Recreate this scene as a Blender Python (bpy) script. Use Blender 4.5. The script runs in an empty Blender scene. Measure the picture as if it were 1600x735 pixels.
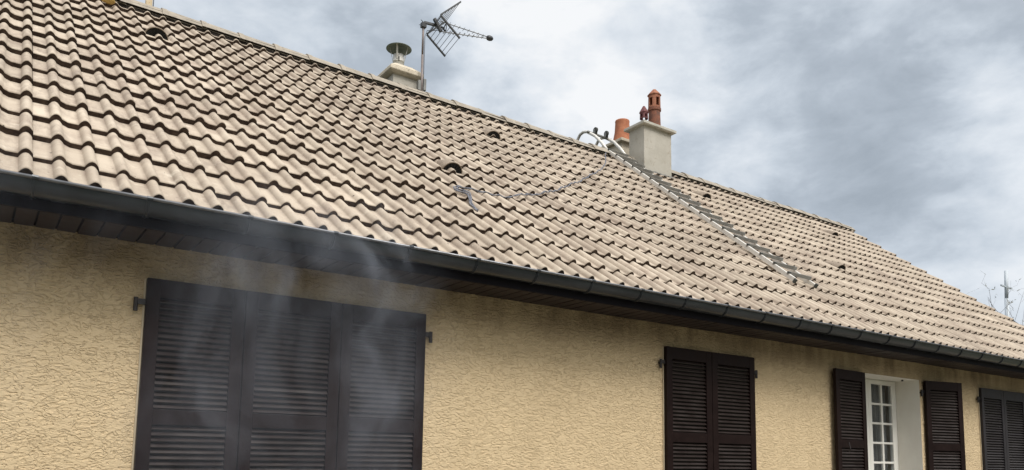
import bpy, bmesh, math, random
from mathutils import Vector, Matrix, noise
import numpy as np
random.seed(7); rng = np.random.default_rng(7)
R = math.radians
S = bpy.context.scene
COL = S.collection
Z0 = 1.6                                   # eye height above the ground

# ------------------------------------------------------------------ camera
cam_d = bpy.data.cameras.new('camera'); cam = bpy.data.objects.new('camera', cam_d); COL.objects.link(cam)
Mr = [(0.8205461, -0.5713840, 0.0149802), (0.0777390, 0.0855969, -0.9932924), (0.5662691, 0.8162068, 0.1146550)]
rx, dn, fw = [Vector(v) for v in Mr]
m = Matrix((rx, -dn, -fw)).transposed().to_4x4(); m.translation = (0, 0, Z0)
cam.matrix_world = m
cam_d.sensor_width = 36; cam_d.sensor_fit = 'HORIZONTAL'; cam_d.lens = 36 * 1214.19 / 1600
cam_d.shift_y = (575 - 367.5) / 1600
cam_d.clip_start = .05; cam_d.clip_end = 3000
S.camera = cam

# ------------------------------------------------------------------ node helper
class NT:
    def __init__(s, tree): s.t = tree; tree.nodes.clear()
    def n(s, typ, ins=None, **kw):
        nd = s.t.nodes.new(typ)
        for k, v in kw.items(): setattr(nd, k, v)
        for k, v in (ins or {}).items():
            if isinstance(v, bpy.types.NodeSocket): s.t.links.new(v, nd.inputs[k])
            else: nd.inputs[k].default_value = v
        return nd
    def math(s, op, a, b=0., c=0., clamp=False):
        nd = s.n('ShaderNodeMath', {0: a, 1: b, 2: c}, operation=op, use_clamp=clamp); return nd.outputs[0]
    def vmath(s, op, a, b=(0, 0, 0)):
        nd = s.n('ShaderNodeVectorMath', {0: a, 1: b}, operation=op)
        return nd.outputs['Value'] if op in ('DOT_PRODUCT', 'LENGTH') else nd.outputs[0]
    def noise(s, vec, scale, detail=3, rough=.55, dist=0.):
        return s.n('ShaderNodeTexNoise', {'Vector': vec, 'Scale': scale, 'Detail': detail, 'Roughness': rough, 'Distortion': dist}).outputs[0]
    def ramp(s, fac, stops, interp='LINEAR'):
        nd = s.n('ShaderNodeValToRGB', {0: fac}); cr = nd.color_ramp; cr.interpolation = interp
        while len(cr.elements) < len(stops): cr.elements.new(.5)
        for e, (p, c) in zip(cr.elements, stops):
            e.position = p; e.color = (*c, 1) if len(c) == 3 else c
        return nd.outputs[0]
    def mix(s, f, a, b, blend='MIX'):
        nd = s.n('ShaderNodeMix', None, data_type='RGBA', blend_type=blend)
        for i, v in ((0, f), (6, a), (7, b)):
            if isinstance(v, bpy.types.NodeSocket): s.t.links.new(v, nd.inputs[i])
            else: nd.inputs[i].default_value = v if i == 0 else ((*v, 1) if len(v) == 3 else v)
        return nd.outputs[2]
    def mrange(s, v, a, b, c=0., d=1., smooth=False):
        return s.n('ShaderNodeMapRange', {0: v, 1: a, 2: b, 3: c, 4: d}, interpolation_type='SMOOTHSTEP' if smooth else 'LINEAR').outputs[0]

# ------------------------------------------------------------------ sky
SUN_AZ, SUN_EL = R(180), R(54)              # azimuth from +y towards +x : behind the camera
sun_dir = Vector((math.sin(SUN_AZ) * math.cos(SUN_EL), math.cos(SUN_AZ) * math.cos(SUN_EL), math.sin(SUN_EL)))
W = bpy.data.worlds.new('World'); S.world = W; W.use_nodes = True
w = NT(W.node_tree)
sky = w.n('ShaderNodeTexSky', sky_type='NISHITA', sun_disc=False, sun_elevation=SUN_EL, sun_rotation=SUN_AZ)
tc = w.n('ShaderNodeTexCoord').outputs['Generated']
sep = w.n('ShaderNodeSeparateXYZ', {0: tc})
zz = w.math('ADD', w.math('MAXIMUM', sep.outputs[2], 0.02), .22)
pl = w.n('ShaderNodeCombineXYZ', {0: w.math('DIVIDE', sep.outputs[0], zz), 1: w.math('DIVIDE', sep.outputs[1], zz), 2: 0.}).outputs[0]
n1 = w.noise(pl, 1.5, 7, .52, .25)
td = w.n('ShaderNodeVectorMath', {0: tc, 1: (1., 1., 1.9)}, operation='MULTIPLY').outputs[0]
n2 = w.noise(w.vmath('ADD', td, (7.3, 2.1, 0)), 4.6, 9, .56, .25)
n4 = w.noise(w.vmath('ADD', td, (3.3, 5.2, 0)), 11., 8, .58, .3)
n3 = w.noise(w.vmath('ADD', pl, (1.7, 9.4, 0)), .75, 3, .5)
val = w.math('ADD', w.math('MULTIPLY', n1, .95), w.math('ADD', w.math('ADD', w.math('MULTIPLY', n2, 1.75), w.math('MULTIPLY', w.math('SUBTRACT', n4, .5), 1.0)), w.math('MULTIPLY', n3, .35)))
val = w.math('SUBTRACT', val, 1.49)
warp = w.n('ShaderNodeVectorMath', {0: tc, 1: w.n('ShaderNodeVectorMath', {0: w.n('ShaderNodeTexNoise', {'Vector': pl, 'Scale': 2.2, 'Detail': 5}).outputs[1], 1: (.5, .5, .5)}, operation='SUBTRACT').outputs[0]}, operation='ADD')
wm = w.n('ShaderNodeVectorMath', {0: w.n('ShaderNodeTexNoise', {'Vector': w.vmath('ADD', td, (4.1, .7, 2.2)), 'Scale': 3.4, 'Detail': 6, 'Roughness': .6}).outputs[1], 1: (.5, .5, .5)}, operation='SUBTRACT').outputs[0]
wdir = w.vmath('NORMALIZE', w.n('ShaderNodeVectorMath', {0: wm, 1: (.30, .30, .30), 2: tc}, operation='MULTIPLY_ADD').outputs[0])
def blob(c, r, amp):
    c = Vector(c).normalized()
    d = w.vmath('DOT_PRODUCT', wdir, tuple(c))
    return w.math('MULTIPLY', w.mrange(d, math.cos(R(r)), 1, 0, 1, True), amp)
for c, r, a in (((.570, .655, .500), 11, .56), ((.54, .70, .46), 7, .22), ((.60, .60, .52), 7, .16), ((.10, .885, .454), 36, .20), ((.894, .401, .20), 11, .30),
                ((.74, .50, .45), 17, -.20), ((.84, .40, .36), 11, -.15), ((.852, .387, .375), 4, .26), ((.82, .34, .46), 7, .06), ((.535, .735, .415), 5, -.30), ((.40, .79, .46), 7, -.10),
                ((.80, .49, .30), 8, -.10)):
    val = w.math('ADD', val, blob(c, r, a))
cl = w.ramp(w.math('ADD', w.math('MULTIPLY', val, .80), .45), [(0.0, (.25, .285, .325)), (.25, (.315, .354, .40)), (.45, (.405, .447, .495)), (.70, (.52, .553, .59)), (1.0, (.64, .65, .66))])
dsun = w.vmath('DOT_PRODUCT', tc, tuple(sun_dir))
lift = w.math('MULTIPLY', w.mrange(dsun, .25, 1., 1., 1.9, True), w.math('MAXIMUM', w.mrange(sep.outputs[1], -.1, .25, 0, 1, True), w.mrange(sep.outputs[2], .08, .6, .14, 1., True)))  # out-of-view sky brightened round the sun and dimmed low to shape the light
cl = w.mix(w.mrange(dsun, .12, .7, 0, .85, True), cl, (.66, .645, .62))
clb = w.n('ShaderNodeVectorMath', {0: cl, 'Scale': lift}, operation='SCALE').outputs[0]
bg1 = w.n('ShaderNodeBackground', {0: sky.outputs[0], 1: .08})
bg2 = w.n('ShaderNodeBackground', {0: clb, 1: 1.0})
mx = w.n('ShaderNodeMixShader', {0: .94, 1: bg1.outputs[0], 2: bg2.outputs[0]})
w.n('ShaderNodeOutputWorld', {0: mx.outputs[0]})
W.cycles.sampling_method = 'MANUAL'; W.cycles.sample_map_resolution = 1024

sd = bpy.data.lights.new('sun', 'SUN'); sd.energy = 1.9; sd.angle = R(22); sd.color = (1, .955, .885)
so = bpy.data.objects.new('sun', sd); COL.objects.link(so); so.location = (0, -10, 30)
so.rotation_euler = sun_dir.to_track_quat('Z', 'Y').to_euler()

vs = S.view_settings
vs.view_transform = 'Standard'; vs.look = 'None'; vs.exposure = 0.6; vs.gamma = 1; vs.use_curve_mapping = False
S.cycles.volume_step_rate = 2.0; S.cycles.volume_max_steps = 96

# ------------------------------------------------------------------ materials
def pmat(name, col, rough=.7, metal=0., spec=.5):
    mt = bpy.data.materials.new(name); mt.use_nodes = True
    t = NT(mt.node_tree)
    b = t.n('ShaderNodeBsdfPrincipled', {'Roughness': rough, 'Metallic': metal, 'Specular IOR Level': spec, 'Base Color': (*col, 1)})
    t.n('ShaderNodeOutputMaterial', {0: b.outputs[0]})
    mt['b'] = 1
    return mt, t, b
def link(t, a, b): t.t.links.new(a, b)
def obco(t): return t.n('ShaderNodeTexCoord').outputs['Object']
def geopos(t): return t.n('ShaderNodeNewGeometry').outputs['Position']
def worn(name, c1, c2, scale=6, rough=.6, metal=0., bump=.0, c3=None, world=True, spec=.5):
    mt, t, b = pmat(name, c1, rough, metal, spec)
    p = geopos(t) if world else obco(t)
    f = t.noise(p, scale, 5, .6, .2)
    col = t.mix(t.mrange(f, .35, .68), c1, c2)
    if c3:
        g = t.noise(p, scale * 3.7, 4, .65)
        col = t.mix(t.mrange(g, .58, .72), col, c3)
    link(t, col, b.inputs['Base Color'])
    link(t, t.mrange(f, .3, .7, rough - .08, rough + .1), b.inputs['Roughness'])
    if bump:
        bn = t.n('ShaderNodeBump', {'Height': t.noise(p, scale * 8, 4), 'Strength': bump, 'Distance': .004})
        link(t, bn.outputs[0], b.inputs['Normal'])
    return mt
MAT = {}
# roof tile: cream coated concrete with mauve weathering, dark specks, per-tile tint stored as colour attribute "tint"
mt, t, b = pmat('tile_face', (.45, .39, .32), .85, 0, .25)
p = geopos(t)
at = t.n('ShaderNodeAttribute', attribute_name='tint').outputs['Fac']
uvn = t.n('ShaderNodeAttribute', attribute_name='along').outputs['Fac']
big = t.noise(p, .55, 4, .55, .4); mid = t.noise(p, 3.1, 5, .6, .5); fin = t.noise(p, 38, 4, .7); vf = t.noise(p, 120, 3, .7)
base = t.mix(at, (.405, .346, .278), (.55, .475, .388))
base = t.mix(t.mrange(mid, .45, .68, 0, .8), base, (.335, .268, .215))
base = t.mix(t.mrange(big, .45, .70, 0, .55), base, (.38, .325, .26))
sp = t.math('MULTIPLY', t.mrange(fin, .60, .72), t.mrange(mid, .40, .62, .12, .8))
base = t.mix(sp, base, (.20, .155, .135))
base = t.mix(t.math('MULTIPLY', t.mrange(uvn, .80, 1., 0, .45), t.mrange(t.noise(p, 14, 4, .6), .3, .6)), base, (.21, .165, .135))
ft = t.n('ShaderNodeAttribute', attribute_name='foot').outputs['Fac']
base = t.mix(t.math('MULTIPLY', ft, t.mrange(t.noise(t.vmath('ADD', p, (4, 4, 9)), 5, 4, .6), .35, .65, .15, .75)), base, (.20, .155, .125))  # roll shading painted along each roll's left foot, mixed with dirt
spk = t.noise(p, 26, 2, .5)
base = t.mix(t.mrange(spk, .735, .755, 0, .85), base, (.06, .05, .045))
pat = t.noise(t.vmath('ADD', p, (11, 2, 5)), 1.25, 5, .62, .8)
fil = t.noise(t.n('ShaderNodeVectorMath', {0: p, 1: (3., 1., 1.)}, operation='MULTIPLY').outputs[0], 7.5, 5, .68, .5)
base = t.mix(t.math('MULTIPLY', t.mrange(pat, .44, .66, 0, .72), t.mrange(fil, .42, .62, .1, 1)), base, (.215, .172, .143))
lich = t.noise(t.vmath('ADD', p, (1, 7, 3)), 48, 3, .55)
base = t.mix(t.math('MULTIPLY', t.mrange(lich, .66, .70, 0, .7), t.mrange(big, .42, .55)), base, (.46, .44, .36))
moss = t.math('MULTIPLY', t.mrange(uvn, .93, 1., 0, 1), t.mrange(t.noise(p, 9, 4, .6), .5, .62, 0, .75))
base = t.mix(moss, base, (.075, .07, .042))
pale = t.noise(w.t and t.vmath('ADD', p, (3, 8, 1)), 9, 4, .6)
base = t.mix(t.mrange(pale, .60, .75, 0, .5), base, (.62, .56, .47))
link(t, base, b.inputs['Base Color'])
bn = t.n('ShaderNodeBump', {'Height': t.math('ADD', fin, t.math('MULTIPLY', vf, .5)), 'Strength': .45, 'Distance': .004}); link(t, bn.outputs[0], b.inputs['Normal'])
MAT['tile'] = mt
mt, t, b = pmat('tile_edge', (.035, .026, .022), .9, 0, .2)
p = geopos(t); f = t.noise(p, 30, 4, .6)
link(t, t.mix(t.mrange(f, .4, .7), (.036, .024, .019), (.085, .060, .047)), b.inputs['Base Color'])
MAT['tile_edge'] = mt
MAT['ridge'] = worn('ridge_tile_concrete', (.36, .32, .265), (.27, .24, .20), 7, .85, 0, .5, (.12, .10, .085), spec=.25)
MAT['under'] = worn('roof_underlay', (.018, .014, .013), (.03, .024, .02), 8, .95)
# rough-cast render
mt, t, b = pmat('roughcast_render', (.55, .42, .22), .92, 0, .15)
p = geopos(t)
pw = t.n('ShaderNodeVectorMath', {0: p, 1: (1., 1., 1.9)}, operation='MULTIPLY').outputs[0]
nz = t.noise(pw, 18, 2.5, .5, 1.7)
nz2 = t.noise(t.vmath('ADD', pw, (5., 3., 8.)), 40, 2, .5, .6)
hgt = t.math('ADD', t.math('MULTIPLY', t.mrange(nz, .40, .53, 0, 1, True), .74), t.math('MULTIPLY', t.mrange(nz2, .36, .60, 0, 1, True), .26))
bigw = t.noise(p, .9, 4, .55)
colw = t.mix(t.mrange(bigw, .35, .7), (.615, .487, .312), (.565, .445, .282))
colw = t.mix(t.mrange(hgt, .25, .0, 0, .06), colw, (.42, .31, .18))
streak = t.noise(t.n('ShaderNodeVectorMath', {0: p, 1: (3.2, 1, .5)}, operation='MULTIPLY').outputs[0], 1.6, 5, .6)
colw = t.mix(t.mrange(streak, .50, .75, 0, .16), colw, (.40, .30, .18))
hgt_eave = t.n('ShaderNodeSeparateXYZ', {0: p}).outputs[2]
eave_shade_dirt = t.math('MULTIPLY', t.mrange(hgt_eave, Z0 + .78, Z0 + 1.15, 0, 1, True), t.mrange(t.noise(t.n('ShaderNodeVectorMath', {0: p, 1: (2.2, 1, .7)}, operation='MULTIPLY').outputs[0], 2.4, 5, .65), .38, .62, .5, .95))
colw = t.mix(eave_shade_dirt, colw, (.20, .148, .095))  # eave shade painted into the render colour, patchy with slight staining
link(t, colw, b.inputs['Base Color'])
bn = t.n('ShaderNodeBump', {'Height': hgt, 'Strength': .35, 'Distance': .004}); link(t, bn.outputs[0], b.inputs['Normal'])
dsp = t.n('ShaderNodeDisplacement', {'Height': hgt, 'Midlevel': .6, 'Scale': .0056})
out = [n for n in t.t.nodes if n.type == 'OUTPUT_MATERIAL'][0]; link(t, dsp.outputs[0], out.inputs['Displacement'])
mt.displacement_method = 'BOTH'
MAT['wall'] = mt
MAT['shutter'] = worn('shutter_paint', (.019, .0125, .0115), (.027, .0185, .0165), 9, .36, 0, .12, spec=.6)
MAT['shutter_blue'] = worn('shutter_paint_faded', (.024, .021, .024), (.031, .027, .029), 5, .38, 0, .12, spec=.5)
MAT['shutter_frame'] = worn('shutter_frame_paint', (.0085, .0036, .0034), (.013, .0062, .0055), 7, .5, 0, .2, (.018, .010, .008), spec=.14)
MAT['shutter_blue_frame'] = worn('faded_frame_paint', (.020, .019, .023), (.028, .025, .029), 5, .5, 0, .15, spec=.28)
MAT['iron'] = worn('painted_iron', (.012, .010, .012), (.03, .022, .02), 30, .5)
MAT['soffit'] = worn('soffit_board', (.024, .017, .017), (.036, .026, .024), 5, .55, 0, .1, spec=.3)
MAT['fascia'] = worn('fascia_board', (.005, .004, .007), (.008, .007, .010), 5, .6, spec=.12)
mt, t, b = pmat('zinc_gutter', (.06, .066, .075), .42, .35)
p = geopos(t); f = t.noise(t.n('ShaderNodeVectorMath', {0: p, 1: (1, 6, 6)}, operation='MULTIPLY').outputs[0], 2.6, 5, .6, .3)
link(t, t.mix(t.mrange(f, .3, .7), (.018, .022, .028), (.046, .053, .062)), b.inputs['Base Color']); link(t, t.mrange(f, .3, .7, .26, .42), b.inputs['Roughness'])
MAT['zinc'] = mt
MAT['zinc_lip'] = worn('zinc_bead', (.20, .205, .22), (.12, .125, .135), 9, .40, .8)  # paler than the gutter zinc: the bead's highlight is put into the colour
MAT['white'] = worn('white_paint', (.74, .73, .69), (.66, .65, .61), 3, .5)
MAT['reveal'] = worn('white_reveal', (.74, .72, .66), (.66, .63, .57), 2.2, .8, 0, .2)
MAT['margin'] = worn('plaster_margin', (.55, .47, .34), (.48, .40, .28), 4, .9)
MAT['glass'], t, b = pmat('window_glass', (.02, .024, .028), .06, 0, .6)
b.inputs['Base Color'].default_value = (.9, .93, .95, 1); b.inputs['Transmission Weight'].default_value = 1; b.inputs['IOR'].default_value = 1.3
mt, t, b = pmat('net_curtain', (.3, .3, .3), .9)
p = geopos(t); f = t.noise(t.n('ShaderNodeVectorMath', {0: p, 1: (1, 1, .05)}, operation='MULTIPLY').outputs[0], 18, 3, .5)
link(t, t.mix(t.mrange(f, .4, .62), (.10, .105, .11), (.24, .245, .25)), b.inputs['Base Color']); MAT['curtain'] = mt
MAT['dark'] = worn('dark_interior', (.012, .011, .011), (.02, .018, .018), 3, .9)
MAT['stucco_white'] = worn('chimney_render', (.47, .447, .40), (.38, .36, .315), 3.2, .9, 0, .6, (.33, .29, .235), spec=.2)
MAT['cap'] = worn('chimney_cap_mortar', (.50, .485, .44), (.40, .385, .34), 5, .9, 0, .6, (.30, .27, .22), spec=.2)
MAT['cap_old'] = worn('old_cap_mortar', (.60, .54, .44), (.47, .42, .34), 6, .9, 0, .7, (.27, .24, .19), spec=.2)
MAT['terra'] = worn('terracotta', (.44, .17, .085), (.33, .115, .06), 11, .85, 0, .4, (.24, .12, .085))
MAT['terra_dark'] = worn('sooted_terracotta', (.13, .06, .042), (.26, .10, .06), 14, .85, 0, .5, (.05, .032, .03))
MAT['terra_mid'] = worn('weathered_terracotta', (.36, .15, .085), (.25, .095, .06), 14, .85, 0, .5, (.10, .055, .042))
MAT['terra_plum'] = worn('plum_terracotta', (.12, .04, .045), (.18, .065, .06), 12, .8)
MAT['alu'] = worn('aluminium', (.72, .70, .66), (.60, .58, .55), 12, .45, .25, 0, (.47, .45, .42))
MAT['tread'] = worn('ladder_tread_metal', (.21, .205, .20), (.30, .295, .285), 14, .5, .3)
MAT['alu_dark'] = worn('dull_grey_metal', (.18, .185, .18), (.26, .26, .25), 10, .5, .5)
MAT['lead'] = worn('lead_flashing', (.10, .10, .098), (.17, .165, .155), 16, .7, .2)
MAT['cowl'] = worn('painted_cowl_metal', (.62, .61, .58), (.50, .49, .46), 12, .5, .2)
MAT['cowl_dark'] = worn('cowl_hood_metal', (.15, .185, .165), (.22, .25, .23), 10, .55, .3)
MAT['mast'] = worn('rusty_mast', (.17, .15, .15), (.23, .19, .18), 14, .55, .4)
MAT['ant'] = worn('antenna_plastic', (.025, .028, .034), (.05, .053, .06), 20, .5)
MAT['ant_alu'] = worn('antenna_aluminium', (.20, .205, .22), (.28, .285, .29), 20, .4, .6)
MAT['rubber'] = worn('black_rubber', (.03, .035, .033), (.06, .065, .06), 15, .7)
MAT['rope'] = worn('grey_rope', (.12, .13, .165), (.22, .23, .265), 60, .9)
MAT['post'] = worn('rusty_white_post', (.66, .58, .44), (.55, .45, .30), 9, .7, 0, 0, (.34, .19, .08))
MAT['foam'] = worn('yellow_foam', (.52, .36, .12), (.40, .26, .08), 25, .9)
MAT['vent_tile'] = worn('vent_hood_concrete', (.30, .25, .20), (.22, .18, .145), 12, .85, 0, .4, (.14, .11, .09), spec=.25)
MAT['black'] = worn('black_mesh', (.006, .006, .007), (.012, .012, .013), 30, .8)
MAT['bark'] = worn('bark', (.07, .055, .045), (.11, .09, .07), 14, .9)
MAT['leaf'] = worn('leaf', (.045, .055, .025), (.085, .08, .035), 4, .7)
MAT['galv'] = worn('galvanised_mast', (.42, .47, .53), (.50, .55, .60), 1.5, .6, .1)
MAT['slate'] = worn('dark_slate', (.05, .055, .065), (.08, .085, .095), 3, .6)
MAT['nwall'] = worn('pale_render', (.62, .62, .60), (.55, .55, .53), 1.2, .9)
MAT['grass'] = worn('lawn', (.075, .085, .04), (.11, .11, .055), 1.1, .95, 0, .5, (.05, .065, .025))
MAT['patio'] = worn('concrete_terrace', (.24, .22, .19), (.19, .175, .15), 1.4, .9, 0, .4)

# ------------------------------------------------------------------ mesh helper
class MB:
    def __init__(s): s.v = []; s.f = []; s.mi = []
    def add(s, vs, fs, mi=0):
        o = len(s.v); s.v += [tuple(v) for v in vs]; s.f += [tuple(i + o for i in f) for f in fs]; s.mi += [mi] * len(fs)
    def box(s, a, b, mi=0, M=None):
        x0, y0, z0 = a; x1, y1, z1 = b
        vs = [Vector(p) for p in ((x0, y0, z0), (x1, y0, z0), (x1, y1, z0), (x0, y1, z0), (x0, y0, z1), (x1, y0, z1), (x1, y1, z1), (x0, y1, z1))]
        if M: vs = [M @ v for v in vs]
        s.add(vs, [(0, 3, 2, 1), (4, 5, 6, 7), (0, 1, 5, 4), (1, 2, 6, 5), (2, 3, 7, 6), (3, 0, 4, 7)], mi)
    def bar(s, p, q, wd, ht, up=(0, 0, 1), mi=0):
        p, q = Vector(p), Vector(q); d = (q - p); L = d.length; d.normalize()
        sd_ = d.cross(Vector(up)).normalized(); u = sd_.cross(d)
        vs = [c + sd_ * a * wd / 2 + u * b_ * ht / 2 for c in (p, q) for a, b_ in ((-1, -1), (1, -1), (1, 1), (-1, 1))]
        s.add(vs, [(0, 1, 2, 3), (7, 6, 5, 4), (0, 4, 5, 1), (1, 5, 6, 2), (2, 6, 7, 3), (3, 7, 4, 0)], mi)
    def tube(s, pts, rad, n=8, mi=0, cap=True):
        pts = [Vector(p) for p in pts]; k = len(pts)
        rad = rad if isinstance(rad, (list, tuple)) else [rad] * k
        ref = None; rings = []
        for i, p in enumerate(pts):
            d = (pts[min(i + 1, k - 1)] - pts[max(i - 1, 0)]).normalized()
            if ref is None:
                ref = d.orthogonal().normalized()
            ref = (ref - d * ref.dot(d)).normalized(); b_ = d.cross(ref)
            rings.append([p + (ref * math.cos(a) + b_ * math.sin(a)) * rad[i] for a in [2 * math.pi * j / n for j in range(n)]])
        vs = [v for r in rings for v in r]; fs = []
        for i in range(k - 1):
            for j in range(n):
                a, b2 = i * n + j, i * n + (j + 1) % n
                fs.append((a, b2, b2 + n, a + n))
        if cap: fs += [tuple(reversed(range(n))), tuple(range((k - 1) * n, k * n))]
        s.add(vs, fs, mi)
    def lathe(s, prof, c=(0, 0, 0), n=20, mi=0, close=True):
        vs = []; fs = []
        for r, z in prof:
            for j in range(n):
                a = 2 * math.pi * j / n; vs.append((c[0] + r * math.cos(a), c[1] + r * math.sin(a), c[2] + z))
        for i in range(len(prof) - 1):
            for j in range(n):
                a, b_ = i * n + j, i * n + (j + 1) % n; fs.append((a, b_, b_ + n, a + n))
        if close: fs += [tuple(reversed(range(n))), tuple(range((len(prof) - 1) * n, len(prof) * n))]
        s.add(vs, fs, mi)
    def mesh(s, name, mats, smooth=False):
        me = bpy.data.meshes.new(name); me.from_pydata(s.v, [], s.f)
        mats = mats if isinstance(mats, (list, tuple)) else [mats]
        for m_ in mats: me.materials.append(m_)
        me.polygons.foreach_set('material_index', s.mi)
        if smooth: me.polygons.foreach_set('use_smooth', [True] * len(s.f))
        me.update(); return me
    def build(s, name, mats, parent=None, smooth=False, bevel=0., loc=None, fixn=False, autos=None):
        me = s.mesh(name, mats, smooth)
        if fixn:
            bm = bmesh.new(); bm.from_mesh(me); bmesh.ops.recalc_face_normals(bm, faces=bm.faces); bm.to_mesh(me); bm.free()
        o = bpy.data.objects.new(name, me); COL.objects.link(o)
        if loc is not None: o.location = loc
        if parent: attach(o, parent)
        if bevel:
            md = o.modifiers.new('bevel', 'BEVEL'); md.width = bevel; md.segments = 2; md.limit_method = 'ANGLE'
        if autos: me.shade_smooth() if hasattr(me, 'shade_smooth') else None
        return o
WORLD = {}
def wmat(o):
    m_ = Matrix.Translation(o.location) @ o.rotation_euler.to_matrix().to_4x4()
    return (wmat(o.parent) @ o.matrix_parent_inverse @ m_) if o.parent else m_
def attach(o, parent):
    o.parent = parent; o.matrix_parent_inverse = wmat(parent).inverted()
def tag(o, label=None, cat=None, group=None, kind=None):
    if label: o['label'] = label
    if cat: o['category'] = cat
    if group: o['group'] = group
    if kind: o['kind'] = kind
    return o
def empty(name, loc, label, cat, group=None):
    o = bpy.data.objects.new(name, None); COL.objects.link(o); o.location = loc; o.empty_display_size = .3
    return tag(o, label, cat, group)

# ------------------------------------------------------------------ key dimensions (measured from the photograph)
De, he, TH, G = 4.3371, 1.3276 + Z0, .6614, .3475
CT, ST = math.cos(TH), math.sin(TH)
D = De + .40                    # wall plane
XL, XR = -3.543, 13.957         # roof ends
RY = 8.55                       # ridge
YB = 2 * RY - De                # rear eave
RZ = he + (RY - De) * ST / CT   # roof plane height at the ridge
HS = 1.1864 + Z0                # soffit
HW = .9751 + Z0                 # head of the openings
def slope(x, s, h=0.):          # point on the front roof slope, h above the tile plane
    return Vector((x, De + s * CT - h * ST, he + s * ST + h * CT))

# ------------------------------------------------------------------ ground
g = MB(); g.add([(-900, -900, 0), (900, -900, 0), (900, 900, 0), (-900, 900, 0)], [(0, 1, 2, 3)])
tag(g.build('ground', MAT['grass']), kind='structure')
g = MB(); g.add([(-6, .2, .004), (16, .2, .004), (16, D, .004), (-6, D, .004)], [(0, 1, 2, 3)])
tag(g.build('path', MAT['patio']), kind='structure')

# ------------------------------------------------------------------ house
house = empty('house', (5.2, D, 0), 'long single storey house with ochre rough render walls, beige tiled roof and dark louvred shutters', 'house')

# wall: fine grid in front so that the rough render is real relief
OX0, OX1 = 7.925, 9.105
zs = list(np.arange(Z0 - .22, HS + .001, .0085)) ; zs = [0, .35, .7, 1.05] + [1.28] + zs
zs = sorted(set([round(z, 4) for z in zs if abs(z - HW) > .004] + [HW]))
xs = []; x = -1.3
while x < XR - .12:
    xs.append(x); x += .0085 if x < 5 else (.011 if x < 8 else .016)
xs = [XL + .25, -2.6] + xs + [XR - .12]
for e in (OX0, OX1):
    i = min(range(len(xs)), key=lambda k: abs(xs[k] - e)); xs[i] = e
xs = np.array(xs); zs = np.array(zs)
nx, nz_ = len(xs), len(zs)
XX, ZZ = np.meshgrid(xs, zs, indexing='ij')
V = np.stack([XX, np.full_like(XX, D), ZZ], -1).reshape(-1, 3)
I, J = np.meshgrid(np.arange(nx - 1), np.arange(nz_ - 1), indexing='ij')
cx = (xs[I] + xs[I + 1]) / 2; cz = (zs[J] + zs[J + 1]) / 2
keep = ~((cx > OX0) & (cx < OX1) & (cz < HW) & (cz > .12))
I, J = I[keep], J[keep]; a = I * nz_ + J
F = np.stack([a, a + nz_, a + nz_ + 1, a + 1], -1)
me = bpy.data.meshes.new('wall')
x0, x1, yb, ze = xs[0], xs[-1], YB - .4, HS
extra = [(x1, D, 0), (x1, yb, 0), (x1, yb, ze), (x1, D, ze), (x0, D, 0), (x0, yb, 0), (x0, yb, ze), (x0, D, ze), (x1, RY, RZ - .12), (x0, RY, RZ - .12), (x1, D, ze + .25), (x1, yb, ze + .25), (x0, D, ze + .25), (x0, yb, ze + .25)]
ne = len(V)
me.from_pydata(V.tolist() + extra, [], F.tolist() + [tuple(ne + k for k in f) for f in ((0, 1, 11, 8, 10), (5, 4, 12, 9, 13), (1, 5, 6, 2))])
me.materials.append(MAT['wall']); me.polygons.foreach_set('use_smooth', [True] * len(me.polygons)); me.update()
wall = bpy.data.objects.new('wall', me); COL.objects.link(wall); attach(wall, house)

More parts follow.
